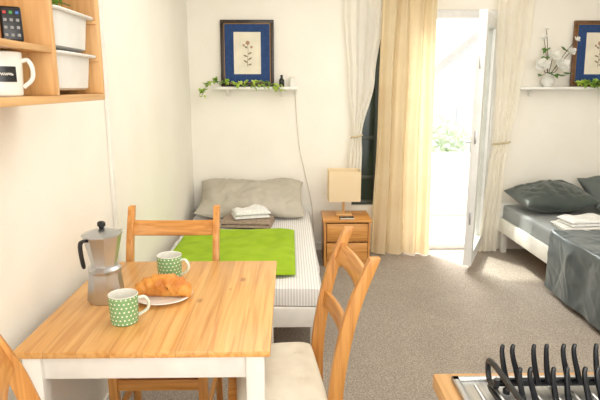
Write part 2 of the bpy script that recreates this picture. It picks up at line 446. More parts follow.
# ------------------------------------------------------------------ chairs
def make_chair():
    r = thing('dining_chair', 'x', 'chair')
    cl = catmull([(-.205, 0, 0), (-.188, .25, 0), (-.185, .45, 0), (-.205, .62, 0), (-.245, .79, 0), (-.308, .95, 0)], 5)
    wd_ = [.034, .042, .050, .048, .044, .036]
    for s in (-1, 1):
        L, R = [], []
        n = len(cl)
        for k, p in enumerate(cl):
            t = k/(n-1)*5; q = min(int(t), 4); wv = wd_[q]*(1-(t-q))+wd_[q+1]*(t-q)
            L.append((p.x-wv/2, p.y)); R.append((p.x+wv/2, p.y))
        x = s*.195
        MB().prism(L+R[::-1], 'x', x-.014, x+.014, .003).build('back_post', M['pinez'], r)
    for zc, yc, hh, le in ((.855, -.27, .07, 20), (.665, -.214, .06, 11)):
        pts = []
        for k in range(13):
            u = -1+2*k/12; pts.append((u*.183, -.022*(1-u*u)))
        out = [(p[0], p[1]-.009) for p in pts]+[(p[0], p[1]+.009) for p in pts[::-1]]
        MB().prism(out, 'z', -hh/2, hh/2, .003, Matrix.Translation((0, yc, zc)) @ Matrix.Rotation(math.radians(le), 4, 'X')).build('back_rail', M['pinex'], r)
    MB().box(-.205, .205, -.158, .175, .428, .45, .006).build('seat', M['piney'], r)
    for s in (-1, 1):
        MB().box(s*.18-.018, s*.18+.018, .125, .161, 0, .427, .003).build('leg', M['pinez'], r)
    fr = MB(); fr.box(-.162, .162, .133, .153, .375, .427, .002); fr.box(-.18, .18, -.158, -.14, .375, .427, .002)
    for s in (-1, 1): fr.box(s*.19-.008, s*.19+.008, -.16, .125, .375, .427, .002)
    fr.build('seat_frame', M['pinex'], r)
    MB().box(-.162, .162, .134, .152, .285, .332, .002).build('stretcher', M['pinex'], r)
    for s in (-1, 1): MB().box(s*.185-.008, s*.185+.008, -.17, .125, .14, .172, .002).build('stretcher', M['piney'], r)
    MB().box(-.181, .181, -.198, -.180, .25, .285, .002).build('stretcher', M['pinex'], r)
    return r
ch = make_chair()
G = 'pine dining chairs around the table'
RC = ((-.055, 1.822, 0), math.radians(96))
spots = [((-.535, 2.14, 0), PI, 'pine ladder back chair at the far end of the table facing the camera'),
         (RC[0], RC[1], 'pine ladder back chair on the right of the table holding a pale cushion'),
         ((-.362, 1.170, 0), math.radians(-61), 'pine chair cut off at the bottom left corner, only one post in view')]
for k, (lc, rz, lb) in enumerate(spots):
    o = ch if k == 0 else copy_tree(ch)
    o.location = lc; o.rotation_euler.z = rz; o['label'] = lb; o['group'] = G
cu = thing('seat_cushion', 'off white cotton cushion on the seat of the right hand chair', 'cushion', (0, 0, 0))
tf = [(-.09+.18*k, -.085+.155*q) for k in range(2) for q in range(2)]
MB().pad(-.205, .205, -.16, .145, .452, .498, 5, .003, 9, 48, 48, both=False, dips=[(a_, b_, .014, .03) for a_, b_ in tf]).build('pad', M['cush'], cu)
for a_, b_ in tf: MB().lathe([(0, .004), (.007, .003), (.009, 0), (0, -.002)], (a_, b_, .483), 10).build('tuft_button', M['cush'], cu)
cu.location = RC[0]; cu.rotation_euler.z = RC[1]

# ------------------------------------------------------------------ on the table
mx, my = -.660, 1.84
mk = thing('moka_pot', 'aluminium stovetop coffee pot with black handle on the table', 'coffee pot', (mx, my, TZ))
c = (mx, my, TZ); ph = PI/8
MB().lathe([(0, 0), (.064, 0), (.066, .006), (.055, .10), (.055, .108), (0, .108)], c, 8, ph).build('water_chamber', M['alu'], mk, ang=25)
MB().lathe([(0, .106), (.055, .106), (.057, .112), (.057, .120), (.049, .130), (0, .13)], c, 40).build('collar', M['alu'], mk)
ha = math.radians(236)
u = MB(); u.lathe([(0, .128), (.046, .128), (.044, .138), (.066, .238), (.068, .242), (0, .242)], c, 8, ph)
sa = ha+PI; dx, dy = math.cos(sa), math.sin(sa)
def rot(p): return Vector((mx+p[0]*dx-p[1]*dy, my+p[0]*dy+p[1]*dx, TZ+p[2]))
t = bmesh.new()
vs = [t.verts.new(rot(p)) for p in ((.057, -.022, .240), (.057, .022, .240), (.088, 0, .244), (.047, -.012, .185), (.047, .012, .185), (.055, 0, .185))]
for q in ((0, 1, 2), (0, 2, 5, 3), (1, 4, 5, 2), (0, 3, 4, 1), (3, 5, 4)): t.faces.new([vs[k] for k in q])
u.merge(t)
u.build('upper_chamber', M['alu'], mk, ang=25)
MB().lathe([(0, .240), (.069, .240), (.069, .246), (.02, .263), (.012, .264), (0, .264)], c, 8, ph).build('lid', M['alu'], mk, ang=15)
MB().lathe([(0, .262), (.008, .262), (.009, .268), (.014, .274), (.014, .284), (.009, .289), (0, .29)], c, 16).build('knob', M['black'], mk)
hx, hy = math.cos(ha), math.sin(ha)
hp = catmull([(mx+hx*r_, my+hy*r_, TZ+z_) for r_, z_ in ((.060, .232), (.078, .235), (.089, .226), (.089, .19), (.082, .14))], 5)
MB().tube(hp, [.007]*8+[.0085]*(len(hp)-9)+[.006], 10, sx=1.1, sy=.8).build('handle', M['black'], mk)

def make_mug(name, loc, rz, R, H, body, inner, hmat, label, cat='mug', group=None, hs=1.0):
    r = thing(name, label, cat, loc, 0, group); x, y, z = loc
    m = MB()
    m.lathe([(0, 0), (R*.86, 0), (R*.92, .003), (R*.97, H*.5), (R, H-.002)], loc, 40)
    m.mi = 1
    m.lathe([(R, H-.002), (R-.0015, H), (R-.003, H-.001), (R*.97-.004, H*.5), (R*.9-.004, .008), (0, .006)], loc, 40)
    m.build('body', [body, inner], r, recalc=False)
    ux, uy = math.cos(rz), math.sin(rz)
    pts = catmull([(x+ux*d, y+uy*d, z+H*hh) for d, hh in ((R*.95, .80), (R+.018*hs, .82), (R+.031*hs, .62), (R+.026*hs, .38), (R*.95, .2))], 5)
    MB().tube(pts, .0052, 8, sx=1.3).build('handle', hmat, r)
    return r
GM = 'green polka dot mugs'
make_mug('mug', (-.540, 1.650, TZ), math.radians(15), .047, .097, M['mug'], M['mugin'], M['muggreen'], 'green polka dot mug nearest the table front, before the coffee pot', group=GM)
make_mug('mug', (-.480, 2.055, TZ), math.radians(-12), .049, .098, M['mug'], M['mugin'], M['muggreen'], 'green polka dot mug behind the croissant plate', group=GM)
px_, py_ = -.460, 1.850
pl = MB().lathe([(0, 0), (.055, 0), (.062, .003), (.10, .013), (.104, .016), (.102, .018), (.06, .008), (0, .006)], (px_, py_, TZ), 48).build('plate', M['plate'])
tag(pl, 'white round plate under the croissant', 'plate')
cr = MB(); pts = []; rad = []
n = 90
for k in range(n+1):
    t_ = -1+2*k/n; a_ = math.radians(90+t_*86)
    R_ = .073
    env = max(.08, (1-abs(t_)**1.8)**.7)
    sd = (abs(t_)*4.2+.5) % 1
    r_ = .043*env*(1.0+.22*(1-sd)**1.5-.09)
    pts.append((px_+.002+R_*1.3*math.cos(a_), py_-.042+R_*.66*math.sin(a_), TZ+.0145+r_*.72)); rad.append(r_)
cr.tube(pts, rad, 16, sy=.74, up=(0, 0, 1))
tag(cr.build('croissant', M['crust'], ang=60), 'golden brown croissant on the white plate', 'croissant')

# ------------------------------------------------------------------ wall cabinet with bins
CX0, CX1, CY0, CY1, CZ0, CZ1 = XL, -.595, .82, 1.785, 1.447, 1.93
YD = 1.43
cb = thing('wall_cabinet', 'open pine wall cabinet at the top left holding white bins', 'cabinet', (-.74, 1.29, CZ0))
MB().box(CX0, CX1, CY0, CY1, CZ0, CZ0+.02, .003).build('bottom_board', M['paley'], cb)
MB().box(CX0, CX1, CY0, CY1, CZ1-.02, CZ1, .003).build('top_board', M['paley'], cb)
for y in (CY0, CY1-.02): MB().box(CX0, CX1, y, y+.02, CZ0+.02, CZ1-.02, .003).build('side_panel', M['palez'], cb)
MB().box(CX0, CX1, YD-.009, YD+.009, CZ0+.02, CZ1-.02, .003).build('divider', M['palez'], cb)
MB().box(CX0, CX1-.003, CY0+.02, YD-.009, 1.572, 1.588, .003).build('shelf', M['paley'], cb)
MB().box(CX0, CX0+.006, CY0+.02, CY1-.02, CZ0+.02, CZ1-.02).build('back_panel', M['paley'], cb)
for z in (1.578, 1.690, 1.83):
    for y in (YD+.009, CY1-.032): MB().box(CX0+.01, CX1-.005, y, y+.012, z-.013, z-.003, .002).build('rail', M['palex'], cb)
BC = (XL+.135, (YD+CY1-.011)/2)
bi = None
for k, z in enumerate((1.577, 1.689)):
    lb = ('white plastic storage bin in the lowest right slot of the wall cabinet', 'white plastic storage bin above another bin in the wall cabinet')[k]
    if k == 0:
        hx_, hy_ = .118, .138
        m = MB()
        m.loft([(hx_-.020, hy_-.020, -.098, .03), (hx_-.012, hy_-.012, -.092, .034), (hx_-.004, hy_-.006, -.004, .036), (hx_+.008, hy_+.018, -.003, .040), (hx_+.010, hy_+.020, .001, .040), (hx_+.008, hy_+.018, .005, .040), (hx_-.006, hy_-.009, .004, .030), (hx_-.016, hy_-.017, -.092, .026)], (BC[0]+.012, BC[1], z))
        bi = m.build('storage_bin', M['bin']); bi_loc = bi.location.copy(); o = bi
    else:
        o = bi.copy(); COL.objects.link(o); o.location = bi_loc+Vector((0, 0, z-1.577))
    tag(o, lb, 'storage bin', 'white bins in the wall cabinet')
# white mug with black label
wx, wy, wz = -.666, 1.285, CZ0+.0205
wm = make_mug('mug', (wx, wy, wz), math.radians(20), .050, .099, M['mugin'], M['mugin'], M['mugin'], 'white mug with a black square mark in the wall cabinet', hs=.62)
LA = -46
def wrap(a_, z_, r_): return (wx+r_*math.cos(math.radians(a_)), wy+r_*math.sin(math.radians(a_)), wz+z_)
lbm = MB()
lbm.grid(lambda u_, v_: wrap(LA+25*(2*u_-1), .032+.034*v_, .0506), 14, 2)
lbm.build('printed_square', M['black'], wm, recalc=False)
ls = MB()
pts = [wrap(LA-15+30*k/40, .049+.0032*math.sin(k*1.1)*(1 if k % 9 else .3), .0509) for k in range(41)]
ls.tube(pts, .0007, 5); ls.build('printed_script', M['mugin'], wm)
# remote
rx_, ry_ = -.640, 1.312
rm = thing('remote_control', 'small black remote with coloured buttons on the cabinet shelf', 'remote control', (rx_, ry_, 1.5885))
Mr = Matrix.Translation((rx_, ry_, 1.5885)) @ Matrix.Rotation(math.radians(32), 4, 'Z') @ Matrix.Rotation(math.radians(-8), 4, 'X')
MB().box(-.023, .023, -.009, .009, .0015, .082, .006, Mr, 3).build('body', M['black'], rm)
for row in range(4):
    for cidx in range(3):
        m_ = M['btn_w'] if row < 3 else (M['btn_r'], M['btn_g'], M['btn_b'])[cidx]
        MB().box(-.0165+cidx*.013, -.0095+cidx*.013, -.0115, -.0085, .012+row*.017, .019+row*.017, .001, Mr).build('button', m_, rm)

# ------------------------------------------------------------------ left bed
def make_bed(x0, x1, y0, y1, ztop, zr0, zr1, mmat, label):
    r = thing('bed', label, 'bed', ((x0+x1)/2, (y0+y1)/2, 0))
    MB().box(x0, x1, y0, y0+.025, zr0, zr1, .004).build('footboard', M['white'], r)
    MB().box(x0, x1, y1-.025, y1, zr0, zr1+.12, .004).build('headboard', M['white'], r)
    for x in (x0, x1-.025): MB().box(x, x+.025, y0+.025, y1-.025, zr0, zr1-.005, .004).build('side_rail', M['white'], r)
    for x in (x0+.03, x1-.075):
        for y in (y0+.03, y1-.075): MB().box(x, x+.045, y, y+.045, 0, zr1-.06, .003).build('leg', M['white'], r)
    MB().box(x0+.026, x1-.026, y0+.026, y1-.026, zr1-.09, zr1-.07).build('slat_base', M['palex'], r)
    MB().box(x0+.028, x1-.028, y0+.028, y1-.028, zr1-.07, ztop, .025, None, 4).build('mattress', mmat, r)
    return r
BX0, BX1, BY0, BY1 = -.84, .185, 2.765, 4.775
make_bed(BX0, BX1, BY0, BY1, .385, .19, .305, M['matt'], 'low white single bed along the left wall behind the table')
def edge(d, r_):
    s_ = r_-d
    if s_ <= 0: return d, 0
    if s_ < PI*r_/2:
        a_ = s_/r_; return r_-r_*math.sin(a_), -(r_-r_*math.cos(a_))
    return 0, -r_-(s_-PI*r_/2)
def drape(x0, x1, y0, y1, z, hl, hr, hf, amp, sc, r_=.03, nu=70, nv=70, seed=0, fold=0, crease=0):
    W, L = x1-x0, y1-y0
    def f(u, v):
        p = -hl+u*(W+hl+hr); q = -hf+v*(L+hf)
        if p < W/2: x, dz = edge(p, r_) if hl else (p, 0)
        else:
            x, dz = edge(W-p, r_); x = W-x
        y, dz2 = (q, 0) if hf == 0 else edge(q, r_)
        zz = min(dz, dz2)
        wz = amp*(nz((x0+p)*sc+seed, (y0+q)*sc, seed)+.5*nz((x0+p)*sc*2.3, (y0+q)*sc*2.3, 5+seed))
        if crease: wz += crease*max(0, 1-abs(nz((x0+p)*3.2+seed, (y0+q)*5, 2))*6)+crease*.7*max(0, 1-abs(nz((x0+p)*6+seed, (y0+q)*3.5+4, 6))*7)
        hang = min(1, max(0, -zz/.08)); sgn = -1 if p < W/2 else 1
        fx = sgn*hang*(fold*(.5+.5*math.sin((y0+q)*15+3*nz(q*3, seed)))+abs(wz)*.8) if dz < dz2 or hf == 0 else 0
        fy = -hang*fold*(.5+.5*math.sin((x0+p)*15)) if dz2 < dz else 0
        return (x0+x+fx, y0+y+fy, z+zz+(wz+amp if zz > -.02 else 0))
    m = MB(); m.grid(f, nu, nv); return m
du = drape(BX0+.03, BX1-.012, BY0+.022, 4.70, .394, 0, .10, .070, .013, 5, seed=2, fold=.012, nv=100, crease=.004)
tag(du.build('bedspread', M['stripe'], recalc=False), 'grey and white striped bedding spread on the left bed', 'bedding')
pw = MB()
Mp = Matrix.Translation((-.335, 4.545, .555)) @ Matrix.Rotation(math.radians(23), 4, 'X')
pw.pad(-.455, .455, -.25, .25, -.115, .115, 2.0, .036, 7, 66, 52, True, Mp, .06, 3, crease=.020)
tag(pw.build('pillow', M['pill'], ang=70), 'taupe pillow propped at the head of the left bed', 'pillow')
# lime throw
th = MB()
th.pad(-.77, .03, 2.95, 3.93, .428, .452, 14, .014, 5, 50, 50, seed=5)
tag(th.build('throw_blanket', M['throw']), 'lime green folded throw blanket across the left bed', 'blanket')
def towel(x0, x1, y0, y1, z0, z1, n, rz, m, label, group=None, seed=1, amp=.006):
    mb = MB(); h_ = (z1-z0)/n
    R = Matrix.Translation(((x0+x1)/2, (y0+y1)/2, 0)) @ Matrix.Rotation(rz, 4, 'Z') @ Matrix.Translation((-(x0+x1)/2, -(y0+y1)/2, 0))
    for k in range(n):
        j = .006*math.sin(k*2.3+seed)
        mb.pad(x0+j, x1+j, y0-j, y1-j, z0+k*h_, z0+(k+1)*h_*1.0, 7, amp if k == n-1 else .004, 11, 26, 26, M=R, seed=seed+k)
    return tag(mb.build('towel', m), label, 'towel', group)
towel(-.54, -.14, 4.03, 4.30, .424, .478, 2, math.radians(-6), M['brown'], 'folded taupe towel on the left bed under the white towel')
towel(-.45, -.17, 4.08, 4.28, .484, .547, 2, math.radians(14), M['tow'], 'white folded towel lying on the taupe towel, left bed', seed=4, amp=.022)

# ------------------------------------------------------------------ nightstand and lamp
nx0, nx1, ny0, ny1 = .27, .675, 4.31, 4.66
ns_ = thing('nightstand', 'small pine nightstand with two drawers beside the left bed', 'nightstand', (.4725, 4.485, 0))
b = MB(); b.box(nx0+.01, nx0+.028, ny0+.015, ny1, 0, .388, .002); b.box(nx1-.028, nx1-.01, ny0+.015, ny1, 0, .388, .002)
b.box(nx0+.028, nx1-.028, ny1-.015, ny1, .05, .388); b.box(nx0+.028, nx1-.028, ny0+.025, ny1-.015, .05, .065); b.box(nx0+.028, nx1-.028, ny0+.03, ny1-.015, .215, .228)
b.box(nx0+.028, nx1-.028, ny0+.02, ny0+.035, .0, .05)
b.build('body', M['pinez'], ns_)
MB().box(nx0, nx1, ny0, ny1+.005, .388, .41, .004).build('top', M['pinex'], ns_)
for z0_, z1_ in ((.06, .215), (.228, .38)):
    d_ = MB().box(nx0+.033, nx1-.033, ny0+.006, ny0+.024, z0_+.004, z1_-.004, .003).build('drawer', M['pinex'], ns_)
    MB().lathe([(0, 0), (.007, 0), (.006, .008), (.013, .014), (.013, .02), (0, .024)], (0, 0, 0), 16, M=Matrix.Translation(((nx0+nx1)/2, ny0+.006, (z0_+z1_)/2)) @ Matrix.Rotation(PI/2, 4, 'X')).build('knob', M['palez'], d_)
lp = thing('table_lamp', 'small table lamp with square cream shade on the nightstand', 'lamp', (.455, 4.50, .41))
MB().box(.385, .525, 4.44, 4.56, .4105, .432, .005).build('base', M['palex'], lp)
MB().tube([(.455, 4.50, .43), (.455, 4.50, .66)], .011, 12).build('stem', M['palez'], lp)
s_ = MB(); s_.loft([(.133, .103, .545, .006), (.133, .103, .80, .006), (.130, .100, .80, .005), (.130, .100, .545, .005)], (.455, 4.5, 0))
s_.bm.faces.ensure_lookup_table()
for fc in [q for q in s_.bm.faces if len(q.verts) > 6]: s_.bm.faces.remove(fc)
sh = s_.build('lamp_shade', M['shade'], lp)
MB().tube([(.34, 4.5, .66), (.57, 4.5, .66)], .003, 6).build('shade_holder', M['alu'], lp)
tag(MB().tube(catmull([(.045, 4.813, 1.45), (.06, 4.814, 1.2), (.085, 4.814, .95), (.12, 4.814, .78), (.20, 4.812, .40), (.215, 4.80, .006)], 8), .0035, 6).build('cable', M['cord']), 'thin pale cable hanging down the back wall below the shelf', 'cable')
nb = thing('notebook', 'small dark notebook on the nightstand before the lamp', 'notebook', (.47, 4.365, .41))
MB().box(.41, .53, 4.33, 4.40, .4105, .424, .002).build('cover', M['amber'], nb)
MB().box(.413, .5305, 4.3285, 4.397, .413, .4215, .001).build('pages', M['paper'], nb)

# ------------------------------------------------------------------ wall shelves
def wshelf(x0, x1, label):
    r = thing('wall_shelf', label, 'shelf', ((x0+x1)/2, 4.76, 1.46), 0, 'white ledge shelves on the back wall')
    MB().box(x0, x1, 4.69, YB, 1.462, 1.486, .003).build('board', M['white'], r)
    for x in (x0+.12, x1-.14): MB().prism([(4.82, 1.462), (4.72, 1.462), (4.805, 1.40), (4.82, 1.40)], 'x', x, x+.02, .001).build('bracket', M['white'], r)
wshelf(-.665, .065, 'white wall shelf above the left bed')
wshelf(1.98, 2.93, 'white wall shelf above the right bed')
def picture(xc, label, fm):
    w_, h_ = .455, .555
    r = thing('picture_frame', label, 'picture', (xc, 4.77, 1.486), 0, 'framed botanical prints on shelves')
    Mp = Matrix.Translation((xc, 4.772, 1.4865)) @ Matrix.Rotation(math.radians(-3.2), 4, 'X')
    fb = .03
    f = MB(); f.box(-w_/2, w_/2, -.011, .011, 0, fb, .004, Mp); f.box(-w_/2, w_/2, -.011, .011, h_-fb, h_, .004, Mp)
    f.box(-w_/2, -w_/2+fb, -.011, .011, fb, h_-fb, .004, Mp); f.box(w_/2-fb, w_/2, -.011, .011, fb, h_-fb, .004, Mp)
    f.build('frame', fm, r)
    g = MB(); e = fb
    for (a0, a1, b0, b1) in ((-w_/2+e, w_/2-e, e, e+.005), (-w_/2+e, w_/2-e, h_-e-.005, h_-e), (-w_/2+e, -w_/2+e+.005, e, h_-e), (w_/2-e-.005, w_/2-e, e, h_-e)):
        g.box(a0, a1, -.009, -.002, b0, b1, 0, Mp)
    g.build('gilt_slip', M['gold'], r)
    MB().box(-w_/2+e, w_/2-e, -.004, .008, e, h_-e, 0, Mp).build('mat_board', M['blue'], r)
    MB().box(-.115, .115, -.0055, -.0035, .105, .455, 0, Mp).build('print', M['paper'], r)
    d = MB()
    def flat(poly, y=-.0062):
        t = bmesh.new(); t.faces.new([t.verts.new((q[0], y, q[1])) for q in poly]); d.merge(t, Mp)
    def lf_(x, z, a_, l_, w2):
        ca, sa_ = math.cos(a_), math.sin(a_); poly = []
        for tt, ww in ((0, 0), (.3, .8), (.6, 1), (.85, .5), (1, 0), (.85, -.5), (.6, -1), (.3, -.8)):
            poly.append((x+ca*l_*tt-sa_*w2*ww, z+sa_*l_*tt+ca*w2*ww))
        flat(poly)
    flat([(-.003, .17), (.002, .17), (.009, .30), (.004, .37), (.001, .37), (.006, .30)])
    for z_, a_, l_ in ((.20, 150, .042), (.22, 35, .045), (.25, 160, .04), (.27, 25, .04), (.32, 145, .032), (.18, 15, .036)):
        lf_(.003, z_, math.radians(a_), l_, .007)
    d.mi = 1
    for k in range(6): lf_(.004, .365, math.radians(60*k+20), .021, .0065)
    for k in range(5): lf_(.036, .33, math.radians(72*k), .013, .005)
    for k in range(5): lf_(-.03, .345, math.radians(72*k+20), .012, .0045)
    d.build('botanical_drawing', [M['ink'], M['bloomink']], r, recalc=False)
picture(-.362, 'dark framed botanical print with blue mat above the left bed', M['frame'])
picture(2.672, 'brown framed botanical print with blue mat above the right bed', M['framel'])

LEAF = [(0, 0), (.36, -.14), (.52, .22), (.28, .36), (0, 1), (-.28, .36), (-.52, .22), (-.36, -.14)]
def add_leaf(mb, pos, yaw, pitch, size):
    Mx = Matrix.Translation(pos) @ Matrix.Rotation(yaw, 4, 'Z') @ Matrix.Rotation(pitch, 4, 'X')
    t = bmesh.new(); c_ = t.verts.new((0, .25*size, -.10*size))
    vs = [t.verts.new((q[0]*size, q[1]*size, abs(q[0])*size*.25)) for q in LEAF]
    for k in range(8): t.faces.new((c_, vs[k], vs[(k+1) % 8]))
    mb.merge(t, Mx)
def ivy(path, nleaf, size, label, name='ivy_garland', facing=(PI*.55, PI*1.45)):
    P = catmull(path, 10)
    # resample evenly along the vine
    L = [0]
    for q in range(1, len(P)): L.append(L[-1]+(P[q]-P[q-1]).length)
    r = thing(name, label, 'ivy', tuple(P[len(P)//2]))
    MB().tube(P, .0022, 6).build('vine', M['stem'], r)
    m = MB()
    for k in range(nleaf):
        s = L[-1]*(k+random.random())/nleaf
        q = max(1, next((z for z in range(len(L)) if L[z] >= s), len(L)-1))
        p = P[q-1].lerp(P[q], (s-L[q-1])/max(1e-6, L[q]-L[q-1]))
        p = p+Vector((random.uniform(-.018, .018), random.uniform(-.02, .0), random.uniform(-.012, .038)))*min(1, size/.05)
        add_leaf(m, p, random.uniform(*facing), random.uniform(-1.3, .2), size*random.uniform(.6, 1.15))
    m.build('foliage', M['ivy'], r, recalc=False)
ivy([(-.755, 4.70, 1.40), (-.735, 4.665, 1.43), (-.70, 4.66, 1.49), (-.64, 4.68, 1.53), (-.56, 4.70, 1.52), (-.46, 4.70, 1.508), (-.34, 4.70, 1.502), (-.2, 4.70, 1.50), (-.12, 4.69, 1.49), (-.07, 4.67, 1.45)], 62, .058, 'trailing green ivy along the left wall shelf under the picture')
ivy([(2.46, 4.70, 1.502), (2.54, 4.70, 1.515), (2.62, 4.68, 1.51), (2.70, 4.665, 1.47), (2.75, 4.66, 1.41), (2.78, 4.66, 1.38)], 46, .068, 'trailing green ivy on the right wall shelf below the brown frame')
# leafy sprig lying in the upper bin
ivy([(-.72, 1.50, 1.66), (-.67, 1.52, 1.705), (-.63, 1.545, 1.712), (-.605, 1.58, 1.708)], 16, .034, 'green leafy sprig sticking out of the upper white bin', 'leafy_sprig', (-PI*.9, -PI*.1))
bt = thing('bottle', 'small dark bottle at the right end of the left shelf', 'bottle', (-.07, 4.75, 1.486))
MB().lathe([(0, 0), (.021, 0), (.023, .004), (.023, .055), (.012, .07), (.009, .082), (0, .082)], (-.07, 4.75, 1.4862), 20).build('body', M['amber'], bt)
MB().lathe([(0, .08), (.011, .08), (.011, .098), (0, .098)], (-.07, 4.75, 1.4862), 16).build('cap', M['black'], bt)
cd = thing('candle_holder', 'white candle cup on the end of the left shelf', 'candle holder', (.02, 4.75, 1.486))
MB().lathe([(0, 0), (.022, 0), (.026, .01), (.03, .07), (.027, .07), (.023, .012), (0, .01)], (.02, 4.75, 1.4862), 24).build('cup', M['plate'], cd)
MB().lathe([(0, .012), (.02, .012), (.02, .082), (.004, .084), (0, .084)], (.02, 4.75, 1.4862), 20).build('candle', M['paper'], cd)

# vase with blooms
vx, vy, vz = 2.235, 4.75, 1.4862
tag(MB().lathe([(0, 0), (.030, 0), (.034, .004), (.054, .036), (.057, .056), (.046, .080), (.028, .096), (.026, .106), (.034, .118), (.031, .118), (.022, .104), (.048, .056), (.02, .012), (0, .01)], (vx, vy, vz), 32).build('vase', M['plate']), 'round white vase on the right wall shelf', 'vase')
fl = thing('flower_spray', 'white blossoms on thin stems standing in the white vase', 'flowers', (vx, vy, vz+.1))
heads = [((-.085, -.07, .165), .066, (-.5, -.9)), ((.045, -.08, .165), .074, (.4, -.9)), ((-.005, -.06, .245), .058, (0, -.8)), ((-.075, -.02, .40), .030, (-.4, -.5)), ((.13, -.07, .28), .046, (.5, -.6)), ((.165, -.085, .38), .032, (.4, -.4)), ((-.055, -.01, .47), .020, (-.2, -.3))]
for (hx1, hy1, hz1), sz, tl in heads:
    MB().tube(catmull([(vx, vy, vz+.016), (vx+hx1*.12, vy+hy1*.1, vz+.11), (vx+hx1*.6, vy+hy1*.6, vz+hz1*.72), (vx+hx1, vy+hy1, vz+hz1)], 5), .0028, 6).build('stem', M['twig'], fl)
    m = MB()
    ax = Vector((tl[0], tl[1], .6)).normalized(); Q = ax.to_track_quat('Z', 'Y').to_matrix().to_4x4()
    for ring, (cnt, op) in enumerate(((3, .5), (6, 1.15))):
        for k in range(cnt):
            an_ = 2*PI*k/cnt+ring*.5
            def pf(u, v, an_=an_, op=op):
                wv = math.sin(PI*min(1, u*.92+.06))**.7*.48
                s2 = (v-.5)*2
                rr = sz*(u*math.sin(op*1.1)+.0); z_ = sz*(u*math.cos(op*1.1)+.25*u*u)
                q = Vector((rr, s2*wv*sz, z_+.12*sz*s2*s2))
                return (Matrix.Translation((vx+hx1, vy+hy1, vz+hz1)) @ Q @ Matrix.Rotation(an_, 4, 'Z')) @ q
            m.grid(pf, 6, 4)
    m.build('blossom', M['petal'], fl, recalc=False)
lm = MB()
for k, (dx_, dy_, dz_) in enumerate(((-.07, -.05, .27), (.10, -.06, .23), (.10, -.03, .36), (-.06, -.03, .35), (.0, -.11, .11), (-.12, -.09, .11), (.12, -.09, .12), (-.04, -.10, .12), (.06, -.11, .10), (-.1, -.05, .22))):
    add_leaf(lm, (vx+dx_*.8, vy+dy_, vz+dz_*.9), math.atan2(dy_-.02, dx_)-PI/2, random.uniform(-.8, .1), .075)
lm.build('foliage', M['leaf'], fl, recalc=False)

# ------------------------------------------------------------------ curtains
def curtain(name, label, rows, yc, amp, nple, m, seed, tie=None, irr=.012):
    """rows: (z, x0, x1, amp factor) from top to bottom"""
    r = thing(name, label, 'curtain', ((rows[-1][1]+rows[-1][2])/2, yc, rows[-1][0]))
    zs = [q[0] for q in rows]
    def interp(z):
        for A, B in zip(rows[:-1], rows[1:]):
            if A[0] >= z >= B[0]:
                t = (A[0]-z)/(A[0]-B[0]); t = t*t*(3-2*t)
                return [A[i]*(1-t)+B[i]*t for i in (1, 2, 3)]
        return rows[-1][1:]
    def f(u, v):
        z = zs[0]+(zs[-1]-zs[0])*v
        x0, x1, af = interp(z)
        w1 = u+irr*nz(u*5, z*.8, seed)
        phs = 2*PI*nple*w1+.9*nz(u*4, z*.6, seed+4)
        am = 1+.55*nz(u*7, z*.7, seed+9)
        y = yc+amp*af*am*(math.sin(phs)+.3*math.sin(2.1*phs+seed))
        return (x0+(x1-x0)*u+.006*math.cos(phs)*af, y, z)
    m_ = MB(); m_.grid(f, nple*20, 60); m_.build('fabric', m, r, recalc=False)
    if tie:
        tx0, tx1, af = interp(tie)
        pts = [((tx0+tx1)/2+((tx1-tx0)/2+.008)*math.cos(2*PI*k/24), yc+(amp*af*1.4+.010)*math.sin(2*PI*k/24), tie+.01*math.cos(2*PI*k/24)) for k in range(24)]
        MB().tube(pts, .008, 8, True).build('tieback', M['rope'], r)
curtain('curtain', 'white sheer curtain gathered to the left of the dark window', [(2.59, .45, .80, 1), (2.1, .455, .785, 1), (1.55, .50, .725, .8), (1.06, .545, .625, .5), (.9, .51, .63, .7), (.50, .50, .62, .8)], 4.735, .015, 4, M['sheer'], 1, 1.06)
curtain('curtain', 'beige floor length curtain between the dark window and the open door', [(2.59, .765, 1.215, .85), (1.2, .745, 1.225, 1), (.012, .715, 1.25, 1.1)], 4.66, .033, 4, M['beige'], 5, None, .06)
curtain('curtain', 'cream curtain tied back to the right of the open door', [(2.59, 1.73, 2.06, 1), (2.0, 1.74, 2.04, 1), (1.4, 1.775, 1.98, .9), (1.0, 1.79, 1.925, .7), (.8, 1.755, 1.90, .8), (.012, 1.70, 1.88, 1)], 4.715, .015, 4, M['cream'], 9, 1.0, .03)

# ------------------------------------------------------------------ right bed
RX0, RX1, RY0, RY1 = 1.90, 2.90, 2.72, 4.775
make_bed(RX0, RX1, RY0, RY1, .44, .20, .33, M['grsheet'], 'white single bed along the right wall with dark pillow')
sp_ = drape(RX0-.01, RX1-.03, RY0-.012, 3.76, .452, .40, .28, .38, .012, 3.5, nu=140, nv=130, seed=8, fold=.018, crease=.006)
tag(sp_.build('bedspread', M['satin'], recalc=False), 'shiny grey bedspread hanging to the floor at the foot of the right bed', 'bedding')
pw = MB(); Mp = Matrix.Translation((2.225, 4.49, .568)) @ Matrix.Rotation(math.radians(13), 4, 'X') @ Matrix.Rotation(math.radians(5), 4, 'Z')
pw.pad(-.315, .315, -.215, .215, -.108, .108, 2.2, .034, 7, 52, 44, True, Mp, .05, 6, crease=.016)
tag(pw.build('pillow', M['dkpill'], ang=70), 'dark grey pillow at the near left head of the right bed', 'pillow')
pw = MB(); Mp = Matrix.Translation((2.755, 4.53, .59)) @ Matrix.Rotation(math.radians(24), 4, 'X')
pw.pad(-.2, .2, -.2, .2, -.105, .105, 2.2, .03, 7, 40, 36, True, Mp, .05, 9, crease=.014)
tag(pw.build('pillow', M['gypill'], ang=70), 'lighter grey pillow cut off by the right edge of the photo', 'pillow')
